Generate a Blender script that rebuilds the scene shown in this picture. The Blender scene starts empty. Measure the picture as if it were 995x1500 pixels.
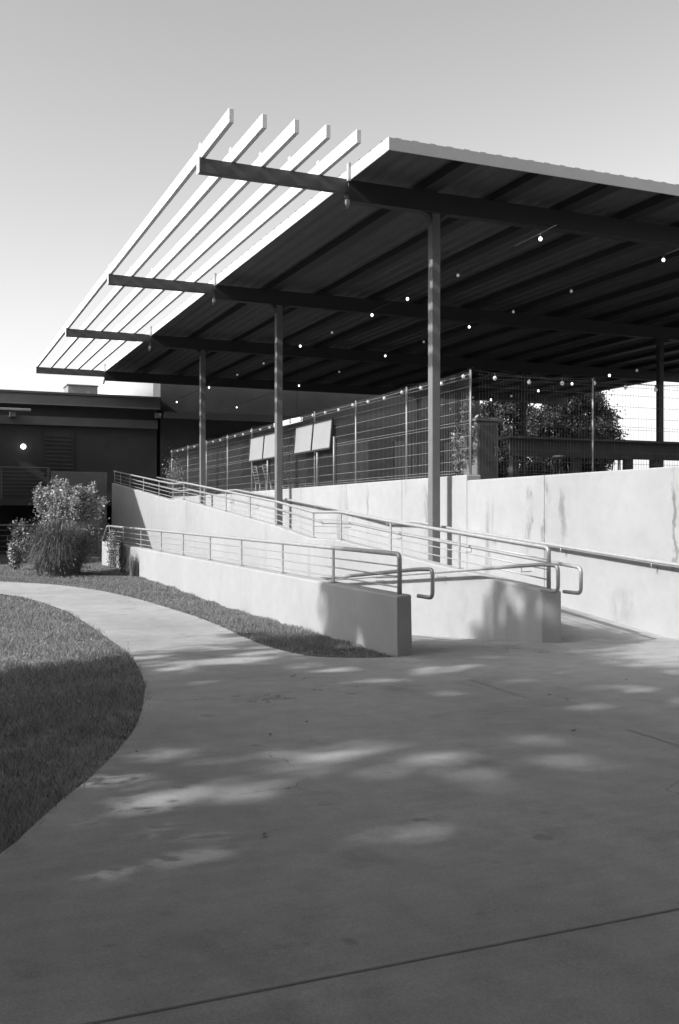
import bpy, bmesh, math, random
import numpy as np
from mathutils import Vector, Matrix
random.seed(7); rng = np.random.default_rng(11)
S = bpy.context.scene
COL = S.collection
R = math.radians

# ------------------------------------------------------------------ materials
def new_mat(name):
    m = bpy.data.materials.new(name); m.use_nodes = True
    nt = m.node_tree; b = nt.nodes['Principled BSDF']
    return m, nt, b

def N(nt, t, **kw):
    n = nt.nodes.new(t)
    for k, v in kw.items():
        if k in n.inputs: n.inputs[k].default_value = v
        else: setattr(n, k, v)
    return n

def plain(name, v, rough=.6, metal=0., var=.12, scale=6., bump=0., emit=0.):
    """grey paint/metal/wood with a little mottling"""
    m, nt, b = new_mat(name)
    geo = N(nt, 'ShaderNodeNewGeometry')
    no = N(nt, 'ShaderNodeTexNoise', Scale=scale, Detail=6., Roughness=.6)
    nt.links.new(geo.outputs['Position'], no.inputs['Vector'])
    mr = N(nt, 'ShaderNodeMapRange'); mr.inputs[1].default_value = .25; mr.inputs[2].default_value = .75
    mr.inputs[3].default_value = v*(1-var); mr.inputs[4].default_value = v*(1+var)
    nt.links.new(no.outputs['Fac'], mr.inputs[0])
    nt.links.new(mr.outputs[0], b.inputs['Base Color'])
    b.inputs['Roughness'].default_value = rough; b.inputs['Metallic'].default_value = metal
    if bump:
        bp = N(nt, 'ShaderNodeBump', Strength=bump, Distance=.01)
        n2 = N(nt, 'ShaderNodeTexNoise', Scale=scale*12, Detail=4.)
        nt.links.new(geo.outputs['Position'], n2.inputs['Vector'])
        nt.links.new(n2.outputs['Fac'], bp.inputs['Height']); nt.links.new(bp.outputs[0], b.inputs['Normal'])
    if emit:
        b.inputs['Emission Color'].default_value = (1, 1, 1, 1); b.inputs['Emission Strength'].default_value = emit
    return m

def concrete(name, v, streak=.35, mott=.16, wall=True, bump=.25, fine=.06, thr=.55, drips=()):
    m, nt, b = new_mat(name); L = nt.links.new
    geo = N(nt, 'ShaderNodeNewGeometry')
    def noise(scale, sc=(1, 1, 1), detail=6., rough=.6, off=(0, 0, 0)):
        mp = N(nt, 'ShaderNodeMapping'); mp.inputs['Scale'].default_value = sc; mp.inputs['Location'].default_value = off
        L(geo.outputs['Position'], mp.inputs['Vector'])
        n = N(nt, 'ShaderNodeTexNoise', Scale=scale, Detail=detail, Roughness=rough); L(mp.outputs[0], n.inputs['Vector'])
        return n.outputs['Fac']
    def rng_(src, a, b_, lo, hi):
        mr = N(nt, 'ShaderNodeMapRange'); mr.inputs[1].default_value = a; mr.inputs[2].default_value = b_
        mr.inputs[3].default_value = lo; mr.inputs[4].default_value = hi; L(src, mr.inputs[0]); return mr.outputs[0]
    def mul(a, c):
        k = N(nt, 'ShaderNodeMath', operation='MULTIPLY'); L(a, k.inputs[0]); L(c, k.inputs[1]); return k.outputs[0]
    o = rng_(noise(.55), .3, .7, v*(1-mott), v*(1+mott))
    o = mul(o, rng_(noise(5.), .3, .7, 1-mott*.5, 1+mott*.5))
    o = mul(o, rng_(noise(90., detail=3.), .3, .7, 1-fine, 1+fine))
    if wall:
        s1 = noise(1.25, (1, 1, .07), detail=7., rough=.65)
        s2 = noise(.8, (1, 1, .9), off=(3, 7, 1))
        st = rng_(s1, thr, thr+.10, 0., 1.); st = mul(st, rng_(s2, .44, .58, 0., streak))
        inv = N(nt, 'ShaderNodeMath', operation='SUBTRACT'); inv.inputs[0].default_value = 1.; L(st, inv.inputs[1])
        o = mul(o, inv.outputs[0])
        p = rng_(noise(2.3, off=(9, 2, 4), detail=8., rough=.7), .62, .74, 1., 1-streak*.45)
        o = mul(o, p)
        if drips:
            sx = N(nt, 'ShaderNodeSeparateXYZ'); L(geo.outputs['Position'], sx.inputs[0])
            wob = rng_(noise(2.2, (1, 1, .8), off=(1, 5, 2), detail=4.), .3, .7, -.10, .10)
            wy = N(nt, 'ShaderNodeMath', operation='ADD'); L(sx.outputs['Y'], wy.inputs[0]); L(wob, wy.inputs[1])
            brk = rng_(noise(6., (1, 1, .35), off=(4, 4, 4), detail=6.), .42, .56, .15, 1.)
            for (yc, wd, z0, z1, st_) in drips:
                d = N(nt, 'ShaderNodeMath', operation='SUBTRACT'); L(wy.outputs[0], d.inputs[0]); d.inputs[1].default_value = yc
                ab = N(nt, 'ShaderNodeMath', operation='ABSOLUTE'); L(d.outputs[0], ab.inputs[0])
                k = rng_(ab.outputs[0], wd*.35, wd, st_, 0.)
                k = mul(k, rng_(sx.outputs['Z'], z0-.15, z0+.15, 0., 1.)); k = mul(k, rng_(sx.outputs['Z'], z1-.1, z1+.12, 1., 0.)); k = mul(k, brk)
                iv = N(nt, 'ShaderNodeMath', operation='SUBTRACT'); iv.inputs[0].default_value = 1.; L(k, iv.inputs[1]); o = mul(o, iv.outputs[0])
    else:
        st = rng_(noise(1.1, (1, 1, 1), off=(2, 1, 0), detail=8., rough=.7), .56, .74, 1., 1-streak)
        o = mul(o, st)
        vo = N(nt, 'ShaderNodeTexVoronoi', feature='DISTANCE_TO_EDGE', Scale=.33)
        wv = N(nt, 'ShaderNodeVectorMath', operation='ADD'); nz = N(nt, 'ShaderNodeTexNoise', Scale=2.5, Detail=5.)
        L(geo.outputs['Position'], nz.inputs['Vector']); L(geo.outputs['Position'], wv.inputs[0])
        sc_ = N(nt, 'ShaderNodeVectorMath', operation='SCALE'); sc_.inputs['Scale'].default_value = .5; L(nz.outputs['Color'], sc_.inputs[0]); L(sc_.outputs[0], wv.inputs[1]); L(wv.outputs[0], vo.inputs['Vector'])
        ck = rng_(vo.outputs['Distance'], .0005, .0022, .55, 0.); ck = mul(ck, rng_(noise(.6, off=(6, 1, 0), detail=2.), .52, .58, 0., 1.))
        iv = N(nt, 'ShaderNodeMath', operation='SUBTRACT'); iv.inputs[0].default_value = 1.; L(ck, iv.inputs[1]); o = mul(o, iv.outputs[0])
        o = mul(o, rng_(noise(4.5, off=(3, 8, 0), detail=2., rough=.4), .70, .76, 1., .72))
        o = mul(o, rng_(noise(160., detail=2.), .35, .65, .86, 1.14))
        # trowel / broom direction
        o = mul(o, rng_(noise(7., (.25, 2.2, 1), detail=3.), .3, .7, .95, 1.05))
    L(o, b.inputs['Base Color'])
    b.inputs['Roughness'].default_value = .85
    bp = N(nt, 'ShaderNodeBump', Strength=bump, Distance=.006)
    L(noise(45., detail=8., rough=.7), bp.inputs['Height']); L(bp.outputs[0], b.inputs['Normal'])
    return m

def leafmat(name, v, var=.45, trans=.25):
    m, nt, b = new_mat(name); L = nt.links.new
    oi = N(nt, 'ShaderNodeNewGeometry')
    mr = N(nt, 'ShaderNodeMapRange'); mr.inputs[3].default_value = v*(1-var); mr.inputs[4].default_value = v*(1+var)
    L(oi.outputs['Random Per Island'], mr.inputs[0]); L(mr.outputs[0], b.inputs['Base Color'])
    b.inputs['Roughness'].default_value = .55
    tr = N(nt, 'ShaderNodeBsdfTranslucent'); L(mr.outputs[0], tr.inputs['Color'])
    mx = N(nt, 'ShaderNodeMixShader'); mx.inputs[0].default_value = trans
    L(b.outputs[0], mx.inputs[1]); L(tr.outputs[0], mx.inputs[2])
    L(mx.outputs[0], nt.nodes['Material Output'].inputs['Surface'])
    return m

M = dict(
    wall=concrete('wall_concrete', .285, streak=.45, mott=.10, thr=.57, drips=((16.0, .16, 1.1, 2.0, .45), (15.75, .06, 1.0, 2.1, .4), (12.75, .09, 1.0, 1.9, .5), (12.3, .05, .5, 2.0, .35), (11.9, .10, 1.2, 1.85, .4), (9.62, .05, .9, 2.1, .5), (9.42, .09, 1.3, 1.75, .4), (18.6, .1, 1.2, 2.1, .3), (13.9, .05, .6, 1.2, .3), (10.6, .25, .15, .5, .3))),
    lowwall=concrete('low_wall_concrete', .275, streak=.28, mott=.09, thr=.575),
    wall_dim=concrete('shaded_wall_concrete', .19, streak=.3),  # darker copy of the wall concrete, shade put into its colour
    pave=concrete('pavement_concrete', .25, streak=.34, mott=.20, wall=False, bump=.3),
    joint=plain('joint_filler', .15, .9),
    fin=plain('white_paint', .58, .5, var=.04, scale=3),
    fascia=plain('galvanised_fascia', .36, .55, var=.06, scale=3),
    steel=plain('dark_steel_paint', .06, .5, var=.1, scale=4),
    purlin=plain('dark_purlin_paint', .03, .55, var=.1, scale=4),
    column=plain('column_grey_paint', .14, .45, var=.12, scale=4),
    deck=plain('roof_deck_metal', .088, .6, var=.15, scale=2),
    rail=plain('galvanised_rail', .36, .42, .35, var=.12, scale=12),
    wire=plain('fence_wire', .26, .5, .3),
    wire_dim=plain('dark_fence_wire', .07, .5, .3),
    fpost=plain('fence_post_metal', .22, .5, .2),
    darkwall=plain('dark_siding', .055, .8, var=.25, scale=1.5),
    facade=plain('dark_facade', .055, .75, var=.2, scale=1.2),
    band=plain('grey_fascia_board', .12, .7, var=.12, scale=1.5),
    unit=plain('rooftop_unit_metal', .20, .6, var=.12),
    pale=plain('pale_metal_roof', .34, .5, var=.08, scale=1),
    board=plain('white_board', .24, .6, var=.05, scale=2),
    frame=plain('black_frame', .03, .5),
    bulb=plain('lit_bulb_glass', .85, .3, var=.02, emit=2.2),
    bulb_faint=plain('faint_glow_bulb_glass', .65, .2, var=.1, scale=20, emit=.10),  # small glow added so these bulbs show as dim dots
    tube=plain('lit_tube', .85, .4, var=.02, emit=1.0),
    cable=plain('black_cable', .02, .7),
    soil=plain('soil', .13, .95, var=.5, scale=7., bump=.6),
    patio=plain('patio_floor', .15, .85, var=.2, scale=2.),
    wood=plain('dark_wood', .04, .7, var=.35, scale=5.),
    bark=plain('bark', .10, .9, var=.4, scale=9., bump=.5),
    grass=leafmat('grass_blades', .225, .55, .5),
    leaf=leafmat('tree_leaves', .055, .4, .12),
    leaf_far=leafmat('far_tree_leaves', .026, .6, .15),
    leaf_pale=leafmat('pale_shrub_leaves', .27, .5, .25),
    reed=leafmat('fountain_grass_blades', .12, .55, .2),
    dry=leafmat('dry_stems', .20, .5, .1),
    litter=leafmat('fallen_leaves', .06, .6, 0.),
    house=plain('house_render', .30, .85), tile=plain('roof_tiles', .12, .8, var=.3),
    glass=plain('dark_glass', .02, .08, var=.1),
)

# ------------------------------------------------------------------ mesh helpers
class MB:
    def __init__(s): s.bm = bmesh.new()
    def box(s, x0, x1, y0, y1, z0, z1, bev=0., seg=2):
        b = s.bm if not bev else bmesh.new()
        vs = [b.verts.new((x, y, z)) for z in (z0, z1) for x, y in ((x0, y0), (x1, y0), (x1, y1), (x0, y1))]
        for f in ((3, 2, 1, 0), (4, 5, 6, 7), (0, 1, 5, 4), (1, 2, 6, 5), (2, 3, 7, 6), (3, 0, 4, 7)):
            b.faces.new([vs[i] for i in f])
        if bev: s._merge_bev(b, bev, seg)
        return s
    def _merge_bev(s, b, bev, seg):
        bmesh.ops.bevel(b, geom=b.edges[:], offset=bev, segments=seg, affect='EDGES', profile=.5)
        me = bpy.data.meshes.new('tmp'); b.to_mesh(me); b.free(); s.bm.from_mesh(me); bpy.data.meshes.remove(me)
    def prism(s, prof, axis, a0, a1, bev=0.):
        """extrude a closed 2D profile. axis 'x': prof=(y,z); 'y': prof=(x,z)"""
        b = s.bm if not bev else bmesh.new()
        def P(p, a): return (a, p[0], p[1]) if axis == 'x' else (p[0], a, p[1])
        v0 = [b.verts.new(P(p, a0)) for p in prof]; v1 = [b.verts.new(P(p, a1)) for p in prof]
        n = len(prof)
        b.faces.new(v0); b.faces.new(v1[::-1])
        for i in range(n): b.faces.new((v0[i], v1[i], v1[(i+1) % n], v0[(i+1) % n]))
        bmesh.ops.recalc_face_normals(b, faces=b.faces[:])
        if bev: s._merge_bev(b, bev, 2)
        return s
    def bar(s, p, q, w, h, up=(0, 0, 1)):
        """rectangular bar from p to q, w sideways, h along up"""
        p, q = Vector(p), Vector(q); d = (q-p).normalized(); u = Vector(up)
        sd = d.cross(u).normalized(); u = sd.cross(d)
        vs = []
        for c in (p, q):
            for a, b in ((-1, -1), (1, -1), (1, 1), (-1, 1)):
                vs.append(s.bm.verts.new(c + sd*(a*w/2) + u*(b*h/2)))
        for f in ((3, 2, 1, 0), (4, 5, 6, 7), (0, 1, 5, 4), (1, 2, 6, 5), (2, 3, 7, 6), (3, 0, 4, 7)):
            s.bm.faces.new([vs[i] for i in f])
        return s
    def tube(s, pts, r, n=10, bend=0., radii=None, cap=True):
        P = [Vector(p) for p in pts]
        if bend:
            Q = [P[0]]
            for i in range(1, len(P)-1):
                a, b, c = P[i-1], P[i], P[i+1]
                da, dc = (a-b), (c-b); k = min(bend, da.length*.45, dc.length*.45)
                if da.angle(dc) > 2.7: Q.append(b); continue
                a1, c1 = b+da.normalized()*k, b+dc.normalized()*k
                for t in (0, .25, .5, .75, 1): Q.append(a1*(1-t)**2 + b*2*t*(1-t) + c1*t*t)
            Q.append(P[-1]); P = Q
        rings = []; prev = None
        for i, p in enumerate(P):
            d = (P[min(i+1, len(P)-1)]-P[max(i-1, 0)]).normalized()
            if prev is None:
                a = Vector((0, 0, 1)) if abs(d.z) < .9 else Vector((1, 0, 0))
                sd = d.cross(a).normalized()
            else:
                sd = (prev - d*prev.dot(d)).normalized()
            prev = sd; u = sd.cross(d); rr = radii[i] if radii else r
            rings.append([s.bm.verts.new(p + (sd*math.cos(2*math.pi*k/n) + u*math.sin(2*math.pi*k/n))*rr) for k in range(n)])
        for A, B in zip(rings, rings[1:]):
            for k in range(n):
                f = s.bm.faces.new((A[k], A[(k+1) % n], B[(k+1) % n], B[k])); f.smooth = True
        if cap: s.bm.faces.new(rings[0][::-1]); s.bm.faces.new(rings[-1])
        return s
    def lathe(s, cx, cy, prof, n=20):
        rings = [[s.bm.verts.new((cx+r*math.cos(2*math.pi*k/n), cy+r*math.sin(2*math.pi*k/n), z)) for k in range(n)] for r, z in prof]
        for A, B in zip(rings, rings[1:]):
            for k in range(n):
                f = s.bm.faces.new((A[k], A[(k+1) % n], B[(k+1) % n], B[k])); f.smooth = True
        s.bm.faces.new(rings[0][::-1]); s.bm.faces.new(rings[-1]); return s
    def ball(s, c, r, u=10, v=7, sz=1.):
        m = Matrix.Translation(c) @ Matrix.Diagonal((r, r, r*sz, 1))
        g = bmesh.ops.create_uvsphere(s.bm, u_segments=u, v_segments=v, radius=1, matrix=m)
        for vv in g['verts']:
            for f in vv.link_faces: f.smooth = True
        return s
    def quad(s, a, b, c, d): s.bm.faces.new([s.bm.verts.new(p) for p in (a, b, c, d)]); return s
    def build(s, name, mat, parent=None, normals=False):
        if normals: bmesh.ops.recalc_face_normals(s.bm, faces=s.bm.faces[:])
        me = bpy.data.meshes.new(name); s.bm.to_mesh(me); s.bm.free()
        me.materials.append(mat)
        o = bpy.data.objects.new(name, me); COL.objects.link(o)
        if parent:
            o.parent = parent; o.matrix_parent_inverse = parent.matrix_world.inverted() if False else Matrix.Translation(-Vector(parent.location)) if parent.rotation_euler.z == 0 else parent.matrix_basis.inverted()
        return o

def np_mesh(name, verts, faces, mat, parent=None):
    """verts (n,3), faces (m,k) numpy"""
    me = bpy.data.meshes.new(name); k = faces.shape[1]
    me.vertices.add(len(verts)); me.vertices.foreach_set('co', verts.astype(np.float32).ravel())
    me.loops.add(faces.size); me.loops.foreach_set('vertex_index', faces.astype(np.int32).ravel())
    me.polygons.add(len(faces)); me.polygons.foreach_set('loop_start', np.arange(0, faces.size, k, dtype=np.int32))
    me.update(calc_edges=True); me.materials.append(mat)
    o = bpy.data.objects.new(name, me); COL.objects.link(o)
    if parent: o.parent = parent; o.matrix_parent_inverse = Matrix.Translation(-Vector(parent.location))
    return o

def tag(o, label, cat, group=None):
    o['label'] = label; o['category'] = cat
    if group: o['group'] = group
    return o
def thing(name, label, cat, loc, group=None):
    o = bpy.data.objects.new(name, None); COL.objects.link(o); o.location = loc; o.empty_display_size = .2
    return tag(o, label, cat, group)
def structure(o): o['kind'] = 'structure'; return o
def stuff(o, label=None):
    o['kind'] = 'stuff'
    return o
def interp(tab, y):
    if y <= tab[0][0]: return tab[0][1]
    for (a, va), (b, vb) in zip(tab, tab[1:]):
        if y <= b: return va+(vb-va)*(y-a)/(b-a)
    return tab[-1][1]

# ------------------------------------------------------------------ frame of the place: +Y along the fins (away), +X along the beams (right)
YAW = R(22.92); H = 1.5
def gz(y):
    t = min(1, max(0, (y-14)/12)); return .15*t*t*(3-2*t)
_P = [(12.0, .22), (14.5, .39), (16.2, .53), (17.5, .53), (19.6, .76), (27.5, 1.41), (28.8, 1.41), (38.4, 2.2), (60, 2.2)]
UP = [(-50, 0), (9.75, 0)] + _P      # upper ramp floor
def F(y): return interp(UP, y)
UR = [(-50, 0), (8.7, 0), (9.85, .07)] + _P          # what the rails and the wall top follow
def FR(y): return interp(UR, y)
LOW = [(-50, 0), (9.9, 0), (12., -.17), (24., -1.1), (60, -1.1)]
def FL(y): return interp(LOW, y)
X1a, X1b = 4.67, 4.93      # low outer wall
X2a, X2b = 6.76, 6.97      # wall between the ramps
X3 = 8.50                  # retaining wall face

# ------------------------------------------------------------------ ground
g = MB()
def sheet(x0, x1, ys, zoff=0.):
    for a, b in zip(ys, ys[1:]):
        g.quad((x0, a, gz(a)+zoff), (x1, a, gz(a)+zoff), (x1, b, gz(b)+zoff), (x0, b, gz(b)+zoff))
ysA = [-3000, -60, 0, 9.62, 14] + [14+i for i in range(1, 13)] + [41, 60, 200, 3000]
for x0, x1 in ((-3000, -60), (-60, 4.8)): sheet(x0, x1, ysA)
for x0, x1 in ((4.8, 8.6),): sheet(x0, x1, [-3000, -60, 0, 9.62]); sheet(x0, x1, [42., 60, 200, 3000])
sheet(8.6, 60, ysA); sheet(60, 3000, ysA)
structure(g.build('ground', M['soil']))

# concrete path: ruled strip between its two kerbless edges, opening into the plaza
lawn_edge = [(-6, 26.2), (-2.6, 22.6), (0., 20.6), (1.38, 19.37), (1.85, 17.98), (2.1, 16.2), (2.16, 14.4), (2.14, 12.7), (2.11, 10.98), (2.0, 9.85), (1.85, 8.83), (1.64, 7.88), (1.44, 7.13), (1.23, 6.53), (.94, 5.85), (.68, 5.34), (.47, 4.89), (.33, 4.61), (-.4, 3.4), (-1.6, 2.0), (-4, .6), (-9, -.6)]
strip_edge = [(-6, 29), (-2.2, 25.6), (.4, 23.6), (1.6, 22.37), (2.57, 21.14), (3.1, 19.9), (3.4, 18.8), (3.64, 17.2), (3.77, 15.4), (3.81, 14.01), (3.77, 12.9), (3.72, 12.07), (3.69, 11.2), (3.72, 10.5), (3.82, 9.95), (4.09, 9.66), (4.49, 9.50), (4.67, 9.50)]
def smooth(poly, n=6):
    out = []
    for i in range(len(poly)-1):
        p0, p1, p2, p3 = (Vector(poly[max(i-1, 0)]), Vector(poly[i]), Vector(poly[i+1]), Vector(poly[min(i+2, len(poly)-1)]))
        for k in range(n):
            t = k/n
            out.append(.5*((2*p1)+(p2-p0)*t+(2*p0-5*p1+4*p2-p3)*t*t+(3*p1-p0-3*p2+p3)*t**3))
    out.append(Vector(poly[-1])); return out
PZ = .022
LE, SE = smooth(lawn_edge), smooth(strip_edge)
p = MB()
def resample(pl, n):
    d = [0]
    for a, b in zip(pl, pl[1:]): d.append(d[-1]+(b-a).length)
    out = []
    for i in range(n):
        s = d[-1]*i/(n-1); j = max(0, min(len(d)-2, next((k for k in range(len(d)-1) if d[k+1] >= s), len(d)-2)))
        t = (s-d[j])/max(1e-9, d[j+1]-d[j]); out.append(pl[j].lerp(pl[j+1], t))
    return out
iL = next(i for i, q in enumerate(LE) if q.y < 9.85 and q.x > 1); iS = next(i for i, q in enumerate(SE) if q.y < 10.0 and q.x > 3)
A, B = resample(LE[:iL+1], 90), resample(SE[:iS+1], 90)
rows = []
for a, b in zip(A, B):
    rows.append([p.bm.verts.new((q.x, q.y, gz(q.y)+PZ)) for q in [a.lerp(b, t/4) for t in range(5)]])
for r0, r1 in zip(rows, rows[1:]):
    for k in range(4): p.bm.faces.new((r0[k], r0[k+1], r1[k+1], r1[k]))
# plaza polygon
poly = [rows[-1][0], rows[-1][1], rows[-1][2], rows[-1][3], rows[-1][4]]
for q in SE[iS+1:]: poly.append(p.bm.verts.new((q.x, q.y, PZ)))
for q in [(4.95, 9.66), (4.95, 9.72), (6.77, 9.94), (6.94, 9.82), (6.95, 9.755), (8.6, 9.755), (8.6, -14), (-9, -14)]: poly.append(p.bm.verts.new((q[0], q[1], PZ)))
for q in reversed(LE[iL+1:]): poly.append(p.bm.verts.new((q.x, q.y, PZ)))
f = p.bm.faces.new(poly)
if f.normal.z < 0: f.normal_flip()
bmesh.ops.triangulate(p.bm, faces=[f])
bmesh.ops.recalc_face_normals(p.bm, faces=p.bm.faces[:])
o = structure(p.build('path', M['pave']))
# sawn joints
def joint(pts):
    j = MB()
    for a, b in zip(pts, pts[1:]):
        a, b = Vector(a), Vector(b); n = Vector((-(b-a).y, (b-a).x)).normalized()*.0045
        j.quad((*(a-n), PZ+.004), (*(b-n), PZ+.004), (*(b+n), PZ+.004), (*(a+n), PZ+.004))
    structure(j.build('pavement_joint', M['joint'], normals=True))
joint([(-2.2, 2.955), (8.4, 2.965)]); joint([(4.62, 7.9), (4.58, 6.9)]); joint([(4.54, 5.6), (4.49, 2.98)]); joint([(4.50, 2.95), (4.52, -3)])
joint([(2.16, 13.2), (3.74, 13.2)]); joint([(2.0, 16.9), (3.63, 17.6)])

# ------------------------------------------------------------------ ramp floors
r = MB(); ys = [9.75, 10.5, 12, 14.5, 16.2, 17.5, 19.6, 23, 27.5, 28.8, 31, 35, 38.4]
for a, b in zip(ys, ys[1:]): r.quad((6.93, a, F(a)+PZ), (X3+.05, a, F(a)+PZ), (X3+.05, b, F(b)+PZ), (6.93, b, F(b)+PZ))
structure(r.build('upper_ramp', M['pave']))
r = MB(); ys = [9.68, 9.9, 11, 12, 15, 18, 21, 24, 30, 42]
for a, b in zip(ys, ys[1:]): r.quad((X1a+.1, a, FL(a)+PZ-.003), (X2a+.03, a, FL(a)+PZ-.003), (X2a+.03, b, FL(b)+PZ-.003), (X1a+.1, b, FL(b)+PZ-.003))
structure(r.build('lower_ramp', M['pave']))

# ------------------------------------------------------------------ concrete walls
def battered_wall(name, xa, xb, ylist, topf, botf, label, endslope=.06, skew=.12, mat='wall'):
    b = bmesh.new(); rows = []
    for i, y in enumerate(ylist):
        yb = y - (endslope if i == 0 else 0)
        pts = [(xa, yb, botf(y)), (xb, yb+(skew if i == 0 else 0), botf(y)), (xb-.01, y+(skew if i == 0 else 0), topf(y)), (xa+.012, y, topf(y))]
        rows.append([b.verts.new(q) for q in pts])
    for A, B in zip(rows, rows[1:]):
        for k in range(4): b.faces.new((A[k], A[(k+1) % 4], B[(k+1) % 4], B[k]))
    b.faces.new(rows[0][::-1]); b.faces.new(rows[-1])
    bmesh.ops.recalc_face_normals(b, faces=b.faces[:])
    sharp = [e for e in b.edges if len(e.link_faces) == 2 and e.calc_face_angle() > .8]
    bmesh.ops.bevel(b, geom=sharp, offset=.02, segments=3, affect='EDGES', profile=.5)
    m = MB(); m.bm.free(); m.bm = b
    return tag(m.build(name, M[mat]), label, 'wall')
def W1(y): return .665+.0092*(y-9.5)
def W2(y): return FR(y)+.57+.0016*(y-9.7)
battered_wall('low_wall', X1a, X1b, [9.5, 12, 15, 18, 21, 24, 28.0], W1, lambda y: -1.3, 'low pale concrete wall along the grass strip, its near end in tree shade', .05, .13, 'lowwall')
battered_wall('ramp_wall', X2a, X2b, [9.89, 12, 16.2, 17.5, 19.6, 27.5, 28.8, 33, 38.3], W2, lambda y: -1.3, 'pale concrete wall between the two ramps, climbing away and shadowed at its far end', .0, -.13, 'lowwall')

# retaining wall in cast bays
rw = thing('retaining_wall', 'tall stained pale concrete retaining wall under the wire fence', 'wall', (X3, 14.5, 0))
rw_top = lambda y: 2.22 if y > 14.6 else 2.125
edges = [2.0, 7.0, 12.35, 14.6, 17.05, 22.5, 28., 33.5, 38.4]
for a, b in zip(edges, edges[1:]):
    MB().box(X3, X3+.28, a+.005, b-.005, -.2, rw_top((a+b)/2), .016, 2).build('wall_panel', M['wall'], rw)
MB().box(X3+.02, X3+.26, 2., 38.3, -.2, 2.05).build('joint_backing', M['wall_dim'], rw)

# patio body behind it
structure(MB().box(X3+.28, 30, 2, 46, -.2, 2.1).build('patio_floor', M['patio']))

# ------------------------------------------------------------------ railings
def guardrail(name, label, X, posts, topz, basez, nbars, barz, endbend=None, group=None, r=.026):
    t = thing(name, label, 'railing', (X, posts[0], basez(posts[0])), group)
    pts = [(X, y, topz(y)) for y in posts]
    if endbend: pts = [(X, posts[0], basez(posts[0])-.02)] + pts
    MB().tube(pts, r, 12, bend=.07).build('top_rail', M['rail'], t)
    for i, y in enumerate(posts):
        if endbend and i == 0: continue
        m = MB(); m.box(X-.008, X+.008, y-.026, y+.026, basez(y)-.02, topz(y)-.02); m.box(X-.045, X+.045, y-.05, y+.05, basez(y)-.005, basez(y)+.012)
        m.build('post', M['rail'], t)
    for k in range(nbars):
        off = barz[k]
        MB().tube([(X, y, topz(y)-off) for y in posts], .0085, 8).build('bar', M['rail'], t)
    return t
w1p = [9.68, 11.55, 13.45, 15.42, 17.3, 19.25, 21.2, 23.3, 25.5, 27.5]
guardrail('guardrail', 'galvanised guardrail on top of the low outer wall beside the grass', 4.80, w1p, lambda y: W1(y)+.435, W1, 3, (.13, .245, .36), True)
w2p = [9.88, 12.0, 14.16, 16.17, 17.5, 19.6, 21.4, 23.3, 25.3, 27.45, 28.75, 30.6, 32.9, 35.2, 37., 38.2]
guardrail('guardrail', 'long galvanised guardrail on the wall between the ramps, stepping up at its landings', 6.865, w2p, lambda y: FR(y)+1.07, W2, 3, (.14, .26, .38), True)

def bracket(m, p, q):
    m.tube([p, (p[0], p[1], q[2]), q], .007, 6)
# handrail on retaining wall
hr = thing('handrail', 'galvanised handrail fixed to the tall retaining wall', 'railing', (8.4, 15.3, F(15.3)))
ys = [5.0, 8.7, 9.85, 12, 14.5, 16.2, 17.5, 19.6, 27.5, 28.8, 33, 37.8]
MB().tube([(8.4, y, FR(y)+.885) for y in ys], .024, 12).build('pipe', M['rail'], hr)
for y in (6.1, 8.0, 9.9, 11.8, 13.7, 15.6, 17.5, 19.4, 21.3, 23.2, 25.1, 27.0, 28.9, 30.8, 32.7, 34.6, 36.5):
    m = MB(); m.tube([(8.4, y, FR(y)+.87), (8.4, y, FR(y)+.80), (8.5, y, FR(y)+.80)], .007, 6); m.build('bracket', M['rail'], hr)
# handrails with returned ends
def loop_rail(label, X, ys, zf, dropz, y_end, side, wallx):
    t = thing('handrail', label, 'railing', (X, y_end, 0))
    e = zf(y_end)
    pts = [(X, y_end+.33, e-dropz), (X, y_end, e-dropz), (X, y_end, e)] + [(X, y, zf(y)) for y in ys]
    MB().tube(pts, .022, 12, bend=.07).build('pipe', M['rail'], t)
    for y in ys[1:-1]:
        m = MB(); m.tube([(X, y, zf(y)-.015), (X, y, zf(y)-.07), (wallx, y, zf(y)-.07)], .0055, 6); m.build('bracket', M['rail'], t)
loop_rail('short handrail with a returned end on the inner side of the low outer wall', 5.08, [9.8, 10.3, 12.0, 14, 16.0, 18.], lambda y: .945-.093*max(0, y-9.6), .31, 9.45, -1, 4.80)
loop_rail('descending handrail with a returned end on the left face of the ramp wall', 6.63, [9.7, 10.1, 12.2, 14.2, 16.2, 18., 20], lambda y: .955-.085*max(0, y-9.7), .29, 9.36, -1, 6.77)
loop_rail('rising handrail with a returned end on the right side of the ramp wall', 7.06, [9.9, 10.4, 12.0, 14.16, 16.17, 17.5, 19.6, 21.4, 23.3, 25.3, 27.45, 28.75, 32.9, 37], lambda y: FR(y)+.87, .30, 9.52, 1, 6.87)

# ------------------------------------------------------------------ canopy
BY = [15.16, 23.2, 30.35, 38.5]
cz = 7.1
can = thing('canopy', 'large dark steel canopy with white slatted fins along its left edge', 'canopy', (8.18, 15.16, 0))
XE, YE, XR, YR = 6.56, 13.6, 28.0, 40.2
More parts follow.
